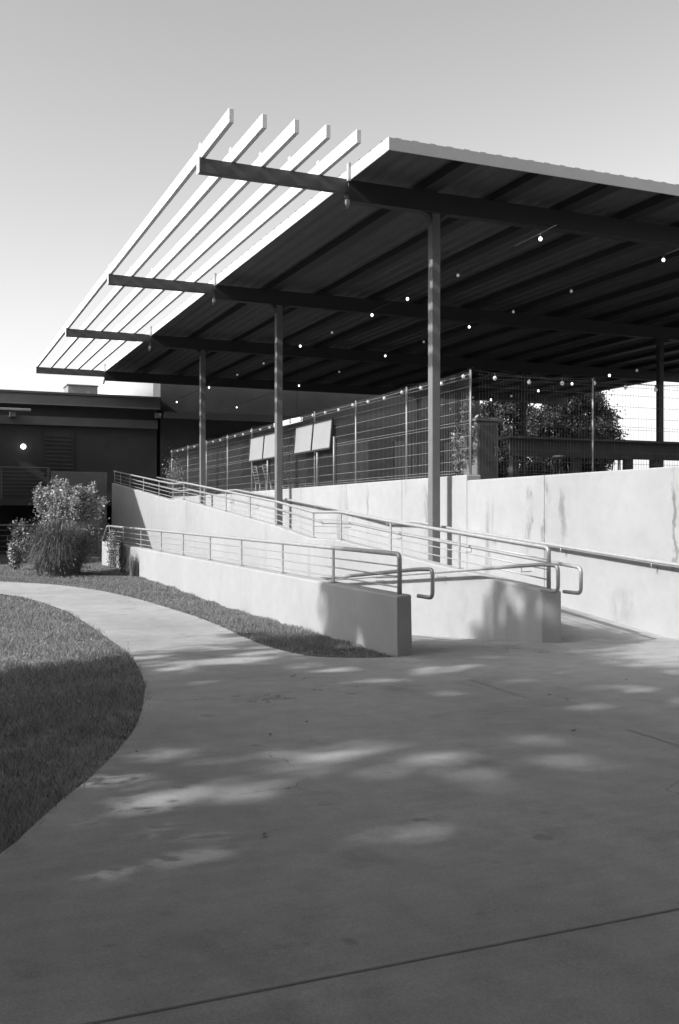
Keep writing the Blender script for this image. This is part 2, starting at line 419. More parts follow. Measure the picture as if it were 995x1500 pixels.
# corrugated deck: trapezoidal ribs along Y
b = MB(); prof = []
x = XE+.04
while x < XR:
    prof += [(x, 7.2115), (x+.05, 7.245), (x+.13, 7.245), (x+.18, 7.2115)]; x += .30
top = [(q[0], q[1]+.012) for q in prof]
v0 = [b.bm.verts.new((q[0], YE+.03, q[1])) for q in prof]; v1 = [b.bm.verts.new((q[0], YR, q[1])) for q in prof]
for i in range(len(prof)-1): b.bm.faces.new((v0[i], v0[i+1], v1[i+1], v1[i]))
b.build('roof_deck', M['deck'], can)
MB().box(XE+.03, XR, YE+.03, YR, 7.248, 7.258).build('roof_sheet', M['fascia'], can)
MB().box(XE, XE+.022, YE, YR, 7.076, 7.27).build('side_fascia', M['fin'], can)
fa = MB(); fa.box(XE+.023, XR, YE, YE+.022, 7.076, 7.262)
x = XE+.1
while x < 20:
    fa.box(x, x+.11, YE+.002, YE+.03, 7.262, 7.274); x += .30
fa.build('front_fascia', M['fascia'], can)
bo = MB()
y = YE+.25
while y < YR: bo.box(XE+.005, XE+.03, y, y+.05, 7.27, 7.295); y += .42
bo.build('fascia_bolts', M['steel'], can)['kind'] = 'stuff'
# purlins (I section)
k = 0; x = 8.05
while x < XR-.2:
    m = MB(); m.box(x-.14, x+.14, YE+.024, YR-.1, 7.082, 7.21)
    m.build('purlin', M['purlin'], can); x += 1.40
fx = [4.085+.495*i for i in range(5)]
for i, y in enumerate(BY):
    m = MB(); y0, y1 = y-.085, y+.085
    m.box(XE-.028, XR-.3, y0, y1, 6.73, 7.08, .006, 1)
    # haunches beside both columns
    for xc in ((8.18, 20.) if y < 35 else (20.,)):
        for sgn in (-1, 1):
            xx = xc+sgn*.082
            m.prism([(xx, 6.729), (xx+sgn*.20, 6.729), (xx+sgn*.09, 6.70), (xx+sgn*.03, 6.64), (xx, 6.53)], 'y', y-.07, y+.07)
    m.build('beam', M['purlin'], can)
    m = MB(); m.box(fx[0]-.06, XE-.03, y-.06, y+.06, 6.87, 7.098, .006, 1)
    m.build('outrigger', M['steel'], can)
    m = MB(); m.box(fx[0]-.075, fx[0]-.061, y-.07, y+.07, 6.865, 7.13); m.build('end_plate', M['fin'], can)
    for x in fx:
        m = MB(); m.box(x-.046, x-.038, y-.05, y+.05, 7.0985, 7.34); m.build('fin_bracket', M['fin'], can)
    m = MB(); m.box(XE-.09, XE-.03, y-.15, y-.09, 6.65, 6.729); m.tube([(XE-.06, y-.12, 6.64), (XE-.1, y-.2, 6.58)], .028, 8); m.build('clamp_light', M['fpost'], can)
    m = MB(); m.box(XE-.05, XE-.003, y-.14, y-.07, 7.05, 7.34); m.build('corner_bracket', M['fascia'], can)
for x in fx:
    MB().box(x-.036, x+.036, YE, 38.62, 7.1, 7.305, .004, 1).build('fin', M['fin'], can)
for xc in (8.18, 20.0):
    for y in BY:
        if xc < 9 and y > 35: continue
        base = F(y) if xc < 9 else 2.1
        c = MB().box(xc-.08, xc+.08, y-.08, y+.08, base-.05, 6.728, .012, 2).build('column', M['column'] if xc < 9 else M['purlin'], can)  # far columns take the dark paint in place of deep shade
        if xc < 9: MB().box(xc-.13, xc+.13, y-.13, y+.13, base+PZ-.01, base+PZ+.02).build('base_plate', M['column'], c)

# ------------------------------------------------------------------ wire fences on the wall
def fence(name, label, p0, dirv, n, step, zb=2.2, zt=4.0, first=0, wire='wire'):
    t = thing(name, label, 'fence', (p0[0], p0[1], zb))
    d = Vector(dirv)
    for i in range(n+1):
        q = Vector((p0[0], p0[1], 0))+d*step*i
        if i >= first: MB().tube([(q.x, q.y, zb-.1), (q.x, q.y, zt+.02)], .019, 10).build('post', M['fpost'], t)
        if i == n: break
        m = MB(); e = q+d*step; nrm = Vector((-d.y, d.x, 0))*.012
        z = zb+.06; zs = []
        for k in range(9): zs.append(zb+.07+k*.21)
        zs += [zb+.07+.05, zb+.07+.84+.05, zt-.06-.05]
        for z in zs: m.bar((q.x, q.y, z), (e.x, e.y, z), .006, .006)
        nv = int(step/.06)
        for k in range(1, nv):
            a = q+d*(step*k/nv)
            m.bar((a.x+nrm.x*.3, a.y+nrm.y*.3, zb+.02), (a.x+nrm.x*.3, a.y+nrm.y*.3, zt), .0035, .0035, up=(d.x, d.y, 0))
        m.build('mesh_panel', M[wire], t)
    return t
fence('wire_fence', 'tall welded wire fence running along the top of the retaining wall', (8.68, 14.78), (0, 1, 0), 9, 2.42)
fence('wire_fence', 'tall welded wire fence crossing the terrace towards the right, seen against the sky', (8.80, 14.78), (1, 0, 0), 6, 2.42, first=1, wire='wire_dim')

# ------------------------------------------------------------------ string lights
def festoon(label, pts, sag, bulbs, r, lit):
    t = thing('string_light', label, 'string lights', pts[0], 'festoon strings under the canopy')
    path = []
    for a, b in zip(pts, pts[1:]):
        a, b = Vector(a), Vector(b)
        for k in range(8):
            u = k/8; q = a.lerp(b, u); q.z -= sag*4*u*(1-u); path.append(q)
    path.append(Vector(pts[-1]))
    MB().tube(path, .006, 5).build('cable', M['cable'], t)
    d = [0]
    for a, b in zip(path, path[1:]): d.append(d[-1]+(b-a).length)
    for s, on in bulbs:
        j = min(len(d)-2, next((k for k in range(len(d)-1) if d[k+1] >= s), len(d)-2)); u = (s-d[j])/(d[j+1]-d[j]); q = path[j].lerp(path[j+1], u)
        so = MB(); so.tube([(q.x, q.y, q.z+.005), (q.x, q.y, q.z-.05)], .014, 8); sk = so.build('socket', M['cable'], t)
        MB().ball((q.x, q.y, q.z-.085), r, 12, 8, 1.15).build('bulb', M['bulb'] if on else M['bulb_faint'], t)
ylo = 13.0
def runY(label, X, z, lit_ys, dim_ys, r=.028):
    pts = [(X, 12.6 if X < 18 else 20, z+.1)]+[(X, y, z+.1) for y in (15.2, 23.2, 30.35, 38.5) if X < 18 or y > 21]+[(X, 41, z+.1)]
    y0 = pts[0][1]
    festoon(label, pts, .03, sorted([(y-y0, True) for y in lit_ys]+[(y-y0, False) for y in dim_ys]), r, True)
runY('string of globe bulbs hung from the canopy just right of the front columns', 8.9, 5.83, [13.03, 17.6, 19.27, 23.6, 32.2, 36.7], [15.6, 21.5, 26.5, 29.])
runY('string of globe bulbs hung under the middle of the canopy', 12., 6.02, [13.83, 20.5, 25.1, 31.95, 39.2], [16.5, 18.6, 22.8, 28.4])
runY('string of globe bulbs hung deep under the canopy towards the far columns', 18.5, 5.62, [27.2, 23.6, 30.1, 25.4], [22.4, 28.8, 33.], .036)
pts = [(8.74, 14.78+2.42*i, 4.07) for i in range(10)]
festoon('string of bulbs with a faint added glow along the top of the fence on the retaining wall', pts, .06, [(.35+.8*i, False) for i in range(27)], .032, False)
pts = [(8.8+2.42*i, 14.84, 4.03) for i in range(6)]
festoon('string of bulbs with a faint added glow along the fence crossing the terrace', pts, .06, [(.4+.7*i, False) for i in range(16)], .035, False)

# ------------------------------------------------------------------ things on the terrace
def notice(y0, y1, label, x=8.56, tilt=.07):
    t = thing('display_board', label, 'board', (x, (y0+y1)/2, 2.1), 'pairs of white boards behind the fence')
    z0, z1 = 3.07, 3.73; ym = (y0+y1)/2
    for a, b in ((y0, ym-.03), (ym+.03, y1)):
        m = MB(); vs = []
        for dx in (0, .025):
            for yy, zz in ((a+.02, z0+.02), (b-.02, z0+.02), (b-.02, z1-.02), (a+.02, z1-.02)):
                vs.append(m.bm.verts.new((x+dx+(zz-z0)*tilt, yy-(zz-z0)*.05, zz)))
        for ff in ((0, 3, 2, 1), (4, 5, 6, 7), (0, 1, 5, 4), (1, 2, 6, 5), (2, 3, 7, 6), (3, 0, 4, 7)): m.bm.faces.new([vs[i] for i in ff])
        m.build('panel', M['board'], t, normals=True)
    m = MB()
    for yy in (y0, ym, y1): m.bar((x+.01, yy, z0), (x+.01+(z1-z0)*tilt, yy-(z1-z0)*.05, z1), .045, .045, up=(1, 0, 0))
    m.bar((x+.01, y0, z0), (x+.01, y1, z0), .04, .04); m.bar((x+.01+(z1-z0)*tilt, y0-.03, z1), (x+.01+(z1-z0)*tilt, y1-.03, z1), .04, .04)
    m.build('frame', M['frame'], t)
    for yy in (y0-.12, y0+.9): MB().tube([(x+.05, yy, 2.2), (x+.05, yy, z0+.25)], .025, 8).build('leg', M['fpost'], t)
notice(20.8, 23.15, 'pair of white boards on legs behind the fence, right of the middle column')
notice(24.4, 26.8, 'pair of white boards on legs behind the fence, left of the middle column')

def chair(x, y, label):
    t = thing('slatted_chair', label, 'chair', (x, y, 2.1), 'metal chairs behind the fence')
    m = MB(); m.box(x, x+.42, y-.22, y+.22, 2.53, 2.55); m.build('seat', M['fpost'], t)
    m = MB()
    for s in (-.2, .2): m.tube([(x+.02, y+s, 2.52), (x-.12, y+s-.05, 3.05)], .012, 6)
    for k in range(6):
        u = (k+1)/6; m.tube([(x+.02-.14*u, y-.2-.05*u, 2.52+.53*u), (x+.02-.14*u, y+.2-.05*u, 2.52+.53*u)], .009, 6)
    m.build('backrest', M['fpost'], t)
    for a in (.02, .40):
        for s in (-.2, .2): MB().tube([(x+a, y+s, 2.1), (x+a, y+s, 2.53)], .013, 6).build('leg', M['fpost'], t)
chair(9.5, 28.9, 'slatted metal chair below the left pair of white boards')
chair(9.6, 26.3, 'slatted metal chair just right of the middle column base')
chair(9.5, 27.9, 'slatted metal chair half hidden behind the middle column')

# tube light
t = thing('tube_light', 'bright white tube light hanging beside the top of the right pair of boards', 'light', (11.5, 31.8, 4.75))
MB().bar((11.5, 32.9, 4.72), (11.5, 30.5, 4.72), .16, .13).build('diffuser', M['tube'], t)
MB().bar((11.5, 32.95, 4.81), (11.5, 30.45, 4.81), .20, .04).build('housing', M['frame'], t)
for y in (32.6, 30.8): MB().tube([(11.5, y, 4.83), (11.5, y, 6.9)], .006, 5).build('hanger', M['cable'], t)

# service counter crossing the terrace
t = thing('bar_counter', 'long dark timber bar counter crossing the terrace behind the fence', 'counter', (15, 18, 2.1))
MB().box(11.4, 24, 17.8, 18.5, 3.16, 3.215, .006, 1).build('counter_top', M['wood'], t)
MB().box(11.5, 23.9, 17.95, 18.0, 2.80, 3.159).build('front_board', M['wood'], t)
for x in (11.6, 13.2, 14.6, 15.35, 16.3, 17.2, 18.6, 20.5, 22.4): MB().box(x, x+.16, 18.0, 18.16, 2.1, 3.159).build('leg', M['wood'], t)
def stool(x, y, label):
    s = thing('bar_stool', label, 'stool', (x, y, 2.1), 'bar stools at the counter')
    MB().lathe(x, y, [(.16, 2.74), (.18, 2.76), (.18, 2.79), (.15, 2.80)]).build('seat', M['wood'], s)
    for k in range(4):
        a = k*math.pi/2+.78; MB().tube([(x+.2*math.cos(a), y+.2*math.sin(a), 2.1), (x+.12*math.cos(a), y+.12*math.sin(a), 2.75)], .014, 6).build('leg', M['frame'], s)
    MB().tube([(x+.16*math.cos(k*math.pi/4), y+.16*math.sin(k*math.pi/4), 2.35) for k in range(9)], .009, 5, cap=False).build('foot_ring', M['frame'], s)
for i, x in enumerate((12.4, 13.9, 15.9, 17.8)):
    stool(x, 17.4, ('dark bar stool at the left end of the counter', 'dark bar stool second from the left end of the counter', 'dark bar stool third along the counter', 'dark bar stool nearest the right edge at the counter')[i])
# cabinet
t = thing('storage_cabinet', 'dark grey upright cabinet with an overhanging lid behind the fence corner', 'cabinet', (10.25, 17, 2.1))
MB().box(10.0, 10.5, 16.8, 17.3, 2.1, 3.38, .03, 3).build('body', M['unit'] if False else M['column'], t)
MB().box(9.95, 10.6, 16.75, 17.35, 3.38, 3.45, .015, 2).build('lid', M['column'], t)
MB().box(10.06, 10.44, 16.785, 16.799, 2.2, 3.3).build('door', M['steel'], t)
MB().tube([(10.4, 16.78, 2.7), (10.4, 16.75, 2.72), (10.4, 16.75, 2.88), (10.4, 16.78, 2.9)], .008, 6).build('handle', M['fpost'], t)

# ------------------------------------------------------------------ foliage
def leaves(centres, radii, counts, size, aspect=.55, squash=1., droop=0.):
    P = []
    for c, r_, n in zip(centres, radii, counts):
        q = rng.normal(size=(n, 3))*.5*r_; q[:, 2] *= squash; P.append(q+np.array(c))
    P = np.concatenate(P); n = len(P)
    a = rng.normal(size=(n, 3)); a /= np.linalg.norm(a, axis=1)[:, None]
    if droop: a[:, 2] -= droop; a /= np.linalg.norm(a, axis=1)[:, None]
    b = rng.normal(size=(n, 3)); b -= a*(a*b).sum(1)[:, None]; b /= np.linalg.norm(b, axis=1)[:, None]
    s = size*(.6+.8*rng.random((n, 1)))
    V = np.stack([P-a*s*.5, P+b*s*aspect*.5+a*s*.05, P+a*s*.5, P-b*s*aspect*.5+a*s*.05], 1).reshape(-1, 3)
    return V, np.arange(4*n).reshape(n, 4)
def make_tree(label, base, h, clumps, size, mat, group, trunk_r=.22, density=60):
    """clumps: list of (x,y,z,r) offsets of large boughs from base"""
    t = thing('tree', label, 'tree', base, group)
    bx, by, bz = base; m = MB()
    fork = h*.32
    m.tube([(bx, by, bz-.1), (bx+.06, by-.04, bz+fork*.5), (bx, by, bz+fork)], 1, 12, radii=[trunk_r*1.35, trunk_r, trunk_r*.8])
    C, Rr, Nn = [], [], []
    for (x, y, z, r_) in clumps:
        tip = Vector((bx+x, by+y, bz+z)); st = Vector((bx, by, bz+fork)); mid = st.lerp(tip, .5)+Vector((rng.normal()*.2, rng.normal()*.2, .25))
        m.tube([st, mid, tip], 1, 7, radii=[trunk_r*.5, trunk_r*.28, trunk_r*.08])
        k = max(4, int(9*r_))
        for j in range(k):
            d = rng.normal(size=3); d /= np.linalg.norm(d); d[2] *= .75
            c = np.array(tip)+d*r_*(.35+.65*rng.random()); C.append(c); rr = r_*(.28+.22*rng.random()); Rr.append(rr); Nn.append(int(density*rr*rr*4))
            if j % 2 == 0: m.tube([tip, tuple(c)], 1, 4, radii=[trunk_r*.08, trunk_r*.02])
    m.build('trunk', M['bark'], t)
    V, Fc = leaves(C, Rr, Nn, size, .6, .8)
    if GAPS:      # openings in the foliage that let the sun through to the paving
        q = V.reshape(-1, 4, 3); c = q.mean(1); gx = c[:, 0]+c[:, 2]/.746; gy = c[:, 1]+.10*c[:, 2]/.746
        keep = np.ones(len(q), bool)
        gx = gx+.07*np.sin(7*gx+5*gy)+.04*np.sin(17*gx-11*gy); gy = gy+.06*np.sin(8*gy-6*gx)+.035*np.sin(19*gy+9*gx)
        for (a, b_, ra, rb) in GAPS: keep &= (((gx-a)/(ra*1.22))**2+((gy-b_)/(rb*1.2+.03))**2 > 1) | (rng.random(len(q)) < .05)
        V = q[keep].reshape(-1, 3); Fc = np.arange(len(V)).reshape(-1, 4)
    np_mesh('crown', V, Fc, mat, t)
    return t
def boughs(n, rx, ry, z0, z1, r_, seed):
    g_ = np.random.default_rng(seed); out = []
    for i in range(n):
        a = 2*math.pi*(i*.382+g_.random()*.1); u = (i+.5)/n; k = math.sqrt(g_.random())*.95
        z = z0+(z1-z0)*u; w = math.sin(math.pi*min(.97, max(.15, .12+u*.85)))**.6
        out.append((rx*k*math.cos(a)*w, ry*k*math.sin(a)*w, z, r_*(.8+.4*g_.random())))
    return out
GAPS = [(1.05, 5.61, 0.17, 0.2), (1.17, 5.11, 0.14, 0.1), (1.63, 5.22, 0.18, 0.22), (1.65, 5.9, 0.12, 0.1), (2.36, 5.78, 0.37, 0.16), (2.04, 5.52, 0.16, 0.09), (2.56, 5.22, 0.2, 0.12), (2.45, 5.56, 0.17, 0.09), (3.02, 5.47, 0.13, 0.09), (2.19, 4.19, 0.25, 0.08), (2.01, 4.38, 0.1, 0.06), (3.69, 4.91, 0.17, 0.13), (3.52, 5.16, 0.12, 0.09), (2.96, 4.96, 0.16, 0.08), (3.29, 9.3, 0.41, 0.26), (2.9, 9.87, 0.42, 0.25), (2.31, 9.48, 0.26, 0.22), (3.65, 8.92, 0.26, 0.17), (4.62, 8.51, 0.39, 0.17), (3.18, 11.7, 0.5, 0.26), (2.65, 12.3, 0.34, 0.21), (3.41, 10.31, 0.3, 0.16), (3.88, 8.17, 0.3, 0.15), (5.02, 7.69, 0.25, 0.15), (5.64, 7.04, 0.24, 0.18), (5.3, 10.34, 0.084, 0.07), (5.01, 10.26, 0.084, 0.07), (5.1, 9.59, 0.096, 0.08), (5.34, 9.54, 0.072, 0.06), (4.8, 10.89, 0.072, 0.06), (7.39, 10.68, 0.12, 0.1), (7.41, 10.42, 0.12, 0.1), (7.37, 9.94, 0.12, 0.1), (7.15, 10.76, 0.108, 0.09), (7.09, 10.23, 0.096, 0.08)]
GAPS += [(1.0+3.0*rng.random(), 4.3+2.0*rng.random(), .08+.14*rng.random(), .05+.07*rng.random()) for _ in range(14)] + [(2.+3.6*rng.random(), 8.6+3.4*rng.random(), .10+.16*rng.random(), .06+.08*rng.random()) for _ in range(22)] + [(3.4+3*rng.random(), 5.5+3.*rng.random(), .08+.1*rng.random(), .05+.06*rng.random()) for _ in range(5)]
SG = 'shade trees left of the path'
make_tree('broad tree shading the lawn edge, nearest the low wall', (-7.5, 6.7, 0), 11, boughs(20, 3.2, 2.6, 4.2, 9.4, 1.25, 1)+[(0, 1.7, 10.2, .95), (.6, 2.3, 10.1, .85), (-.5, 1.0, 10.3, .85), (0, 3.0, 8.9, .9), (.2, 2.3, 9.3, .9), (0, 1.3, 9.3, .9), (-.3, 2.5, 10.5, .75), (.5, 1.6, 10.8, .65), (.2, 2.9, 9.9, .8), (0, 3.6, 8.9, .7), (0, 2.2, 10.8, .8), (.4, 2.9, 10.6, .65), (-.5, 1.8, 10.9, .6), (.1, 2.6, 10.2, .8)], .20, M['leaf'], SG, density=150)
make_tree('tall tree behind the lawn, second from the low wall', (-8.5, .9, 0), 15, boughs(24, 4.2, 3.8, 4.0, 14., 1.6, 2), .22, M['leaf'], SG, density=64)
make_tree('tall tree behind the photographer, casting the foreground shade', (-7.0, -4.4, 0), 15, boughs(22, 4.0, 3.6, 4.0, 13.5, 1.6, 3), .22, M['leaf'], SG, density=64)
make_tree('younger tree farther left, between two larger shade trees', (-13., 3.2, 0), 13, boughs(20, 3.6, 3.6, 4.2, 15., 1.5, 4), .22, M['leaf'], SG, density=64)
make_tree('dense tree at the back of the lawn, farthest left', (-14., -3.3, 0), 14, boughs(20, 4., 3.8, 4., 16., 1.6, 5), .24, M['leaf'], SG, density=64)
make_tree('unseen tree added well behind the camera on the right to block sky', (5.5, -8.0, 0), 13, boughs(18, 4., 3.6, 4., 12., 1.6, 6), .24, M['leaf'], 'unseen trees added behind the plaza')  # trees behind the camera added out of view to block sky light
make_tree('unseen tree added well behind the camera on the left to block sky', (-2., -10.0, 0), 14, boughs(18, 4., 3.6, 4., 12.5, 1.6, 8), .24, M['leaf'], 'unseen trees added behind the plaza')

make_tree('unseen spreading tree added over the plaza to block the sky overhead', (3.0, -4.5, 0), 11, boughs(22, 5.0, 4.2, 5.6, 10.5, 1.6, 31), .26, M['leaf'], 'unseen trees added behind the plaza', density=120)  # overhanging and terrace trees added unseen to cut sky fill on the plaza
make_tree('unseen spreading tree added on the terrace side behind the camera', (10.5, -1.5, 2.1), 11, boughs(20, 4.2, 4.2, 4.5, 10.5, 1.6, 32), .26, M['leaf'], 'unseen trees added behind the plaza')
make_tree('unseen tree added on the terrace to block sky on the right', (14.5, 4.0, 2.1), 11, boughs(20, 3.6, 3.6, 3.5, 10.5, 1.6, 33), .26, M['leaf'], 'unseen trees added behind the plaza')
GAPS = []
for i, (x, y) in enumerate([(-24, -14), (-25, -5), (-24, 4), (-25, 13), (-24, 22), (-26, 31), (-20, -24), (-9, -28), (3, -30), (15, -26)]):
    make_tree('tall unseen tree in the row added to block the low sky', (x, y, 0), 15.5, boughs(16, 4.6, 4.6, 2.6, 13.6, 2.0, 40+i), .55, M['leaf'], 'row of unseen trees added at the back of the grounds', trunk_r=.3, density=50)  # row added out of view to block the bright low sky
BG = 'trees beyond the terrace'
make_tree('dark feathery tree beyond the terrace, seen against the bright sky', (30.6, 41.8, 0), 8.2, boughs(14, 3.0, 3.0, 3.2, 7.8, 1.2, 21), .13, M['leaf_far'], BG, density=620)
make_tree('mid grey tree beyond the terrace, left of the feathery one', (28.9, 45.6, 0), 8, boughs(14, 2.6, 2.6, 3.0, 7.8, 1.2, 22), .14, M['leaf_far'], BG, density=560)
make_tree('low pale tree behind the storage cabinet', (29.0, 49.5, 0), 7.5, boughs(11, 2.4, 2.4, 2.6, 6.8, 1.1, 23), .15, M['leaf_pale'], BG, density=200)

t = thing('hedge', 'unseen leafy hedge added along the lawn to cut its sky light', 'hedge', (-2., 4, 0))  # hedge added out of view to keep sky light off the lawn
m = MB()
for k in range(12): m.tube([(-2.+.1*rng.normal(), -1+k*.9, -.05), (-2+.1*rng.normal(), -1+k*.9, 1.1)], .02, 5)
m.build('stems', M['bark'], t)
cc = [(-2.+.25*rng.normal(), -1.5+11*rng.random(), .25+1.6*rng.random()) for _ in range(300)]
V, Fc = leaves(cc, [.42]*300, [110]*300, .08, .55); np_mesh('foliage', V, Fc, M['leaf'], t)
t = thing('hedge', 'unseen taller hedge added behind the lower one to cut sky light on the lawn', 'hedge', (-4.7, 3, 0))  # second hedge added unseen, blocks more of the low sky
m = MB()
for k in range(14): m.tube([(-4.7+.15*rng.normal(), -4+k, -.05), (-4.7+.15*rng.normal(), -4+k, 2.4)], .03, 5)
m.build('stems', M['bark'], t)
cc = [(-4.7+.35*rng.normal(), -5+15*rng.random(), .3+3.3*rng.random()) for _ in range(420)]
V, Fc = leaves(cc, [.6]*420, [90]*420, .12, .55); np_mesh('foliage', V, Fc, M['leaf'], t)
# grass -------------------------------------------------------------
def inside(poly, X, Y):
    ins = np.zeros(len(X), bool); n = len(poly); j = n-1
    for i in range(n):
        xi, yi = poly[i]; xj, yj = poly[j]
        c = ((yi > Y) != (yj > Y)) & (X < (xj-xi)*(Y-yi)/(yj-yi+1e-12)+xi); ins ^= c; j = i
    return ins
gzv = np.vectorize(gz)
def grass(name, poly, bounds, n, h0, far, edge_over=.0):
    x0, x1, y0, y1 = bounds
    X = rng.uniform(x0, x1, n*4); u = rng.random(n*4); Y = y0+(y1-y0)*u**far
    k = inside(poly, X+rng.normal(size=len(X))*.022, Y+rng.normal(size=len(X))*.022)
    bare = np.sin(X*5.3+2*np.sin(Y*3.1))*np.sin(Y*4.7+1.7*np.sin(X*4.1))+.6*np.sin(X*13+Y*7)*np.sin(Y*15-X*6); k &= (bare > -.75) | (rng.random(len(X)) < .35)
    X, Y = X[k][:n], Y[k][:n]; n = len(X)
    patch = .45+1.15*(.5+.5*np.sin(X*2.1+1.3*np.sin(Y*1.7))*np.sin(Y*2.6+X))
    D = np.sqrt(X**2+Y**2)
    hh = h0*(.5+rng.random(n))*patch; w = (.0015+.00036*D)*(.7+.6*rng.random(n))
    a = rng.random(n)*2*np.pi; lean = hh*(.2+.9*rng.random(n)); b = rng.random(n)*2*np.pi
    Z = gzv(Y)
    V = np.empty((n, 3, 3))
    V[:, 0] = np.stack([X-np.cos(a)*w, Y-np.sin(a)*w, Z], 1); V[:, 1] = np.stack([X+np.cos(a)*w, Y+np.sin(a)*w, Z], 1)
    V[:, 2] = np.stack([X+np.cos(b)*lean, Y+np.sin(b)*lean, Z+hh], 1)
    o = np_mesh(name, V.reshape(-1, 3), np.arange(3*n).reshape(n, 3), M['grass']); o['kind'] = 'stuff'; return o
lp = [(q.x, q.y) for q in LE]+[(-9, 26)]
grass('lawn_grass', lp, (-5, 2.25, 1.5, 24), 260000, .042, 1.25)
sp = [(q.x, q.y) for q in SE]+[(4.67, 28), (5.2, 30.5), (-6, 31)]
grass('strip_grass', sp, (-3, 5.2, 9.4, 30.5), 230000, .042, 1.1)
# fallen leaves
def litter(name, n, bounds, poly, size, z):
    X = rng.uniform(bounds[0], bounds[1], n*6); Y = rng.uniform(bounds[2], bounds[3], n*6)
    if poly: k = inside(poly, X, Y); X, Y = X[k], Y[k]
    X, Y = X[:n], Y[:n]
    V, Fc = leaves([(x, y, gz(y)+z) for x, y in zip(X, Y)], [.001]*len(X), [1]*len(X), size, .6)
    V = V.reshape(-1, 4, 3); c = V.mean(1, keepdims=True); V = c+(V-c)*np.array([1, 1, .25]); V[:, :, 2] = np.maximum(V[:, :, 2], c[:, :, 2]-z*.5+.002)
    o = np_mesh(name, V.reshape(-1, 3), Fc, M['litter']); o['kind'] = 'stuff'
litter('fallen_leaves', 420, (-1, 4.6, 9.8, 27), sp, .075, .035)
litter('fallen_leaves', 160, (-2, 2.1, 4, 20), lp, .06, .03)
litter('fallen_leaves', 26, (.9, 7.5, 2.6, 9.2), None, .045, PZ+.012)

# fountain grass clump + pale shrub behind it
def reeds(name, label, c, n, hmin, hmax, spread, w, mat, parent=None, cat='plant'):
    nseg = 5; Vs, Fs = [], []; off = 0
    a = rng.random(n)*2*np.pi; r0 = rng.random(n)**.5*spread*.72; hh = hmin+(hmax-hmin)*rng.random(n); out = spread*(.08+.62*rng.random(n)**1.3); dz = .45+.75*rng.random(n)
    tt = np.linspace(0, 1, nseg)
    for i in range(n):
        rr = r0[i]+out[i]*tt**1.8; z = hh[i]*(1.5*tt-dz[i]*tt**2.6)
        x = c[0]+np.cos(a[i])*rr; y = c[1]+np.sin(a[i])*rr
        ww = w*(1-.85*tt); px, py = -np.sin(a[i])*ww, np.cos(a[i])*ww
        Vs.append(np.stack([np.stack([x-px, y-py, c[2]+z], 1), np.stack([x+px, y+py, c[2]+z], 1)], 1).reshape(-1, 3))
        k = np.arange(nseg-1)*2+off; Fs.append(np.stack([k, k+1, k+3, k+2], 1)); off += 2*nseg
    o = np_mesh(name, np.concatenate(Vs), np.concatenate(Fs), mat, parent)
    if label: tag(o, label, cat)
    return o
b0 = (2.98, 23.7, gz(23.7))
t = thing('fountain_grass', 'large rounded clump of arching ornamental grass beside the path', 'plant', b0)
reeds('blades', None, b0, 11000, .45, 1.40, .66, .009, M['reed'], t)
V, Fc = leaves([(b0[0]+rng.normal()*.36, b0[1]+rng.normal()*.36, b0[2]+.15+.95*rng.random()) for _ in range(60)], [.26]*60, [40]*60, .06, .4)
np_mesh('foliage', V, Fc, M['reed'], t)
s0 = (3.35, 24.6, gz(24.6))
t = thing('leafy_shrub', 'sunlit pale leafy shrub rising behind the ornamental grass clump', 'shrub', s0)
m = MB(); C, Rr, Nn = [], [], []
for i in range(34):
    a = rng.random()*6.28; rr = .82*math.sqrt(rng.random()); h_ = (2.35-.5*rr*rr)*(.82+.2*rng.random())
    tip = Vector((s0[0]+rr*math.cos(a), s0[1]+rr*math.sin(a), s0[2]+h_))
    mid = Vector((s0[0]+rr*.45*math.cos(a), s0[1]+rr*.45*math.sin(a), s0[2]+h_*.55))
    m.tube([(s0[0]+.1*math.cos(a), s0[1]+.1*math.sin(a), s0[2]-.05), mid, tip], 1, 5, radii=[.018, .012, .004])
    for u in np.linspace(.25, 1, 8):
        q = mid.lerp(tip, u); C.append(tuple(q)); Rr.append(.19*(1.15-.85*u)+.03); Nn.append(46)
m.build('stems', M['bark'], t)
V, Fc = leaves(C, Rr, Nn, .07, .5); np_mesh('foliage', V, Fc, M['leaf_pale'], t)

# dry climbers on the far end of the low wall
def climber(label, y, h_, n, w):
    t = thing('dry_climber', label, 'plant', (4.62, y, gz(y)))
    m = MB(); C = []
    for i in range(n):
        yy = y+rng.normal()*w; top = h_*(.7+.35*rng.random()); pts = []
        for k in range(5):
            u = k/4; pts.append((4.63-.05*rng.random(), yy+rng.normal()*.05+.1*u*rng.normal(), gz(y)+top*u)); C.append(pts[-1])
        m.tube(pts, .009, 5)
    m.build('stems', M['bark'], t)
    V, Fc = leaves(C, [.11]*len(C), [16]*len(C), .06, .4, 1, .6); np_mesh('foliage', V, Fc, M['reed'], t)
climber('dark twiggy climber against the far end of the low wall', 25.9, .98, 12, .28)
climber('thinner twiggy climber beside the darker one on the low wall', 24.6, .9, 6, .12)
reeds('grass_tuft', 'upright grass tuft at the foot of the low wall, right of the climbers', (4.58, 23.0, gz(23.)), 130, .35, .62, .16, .010, M['reed'])
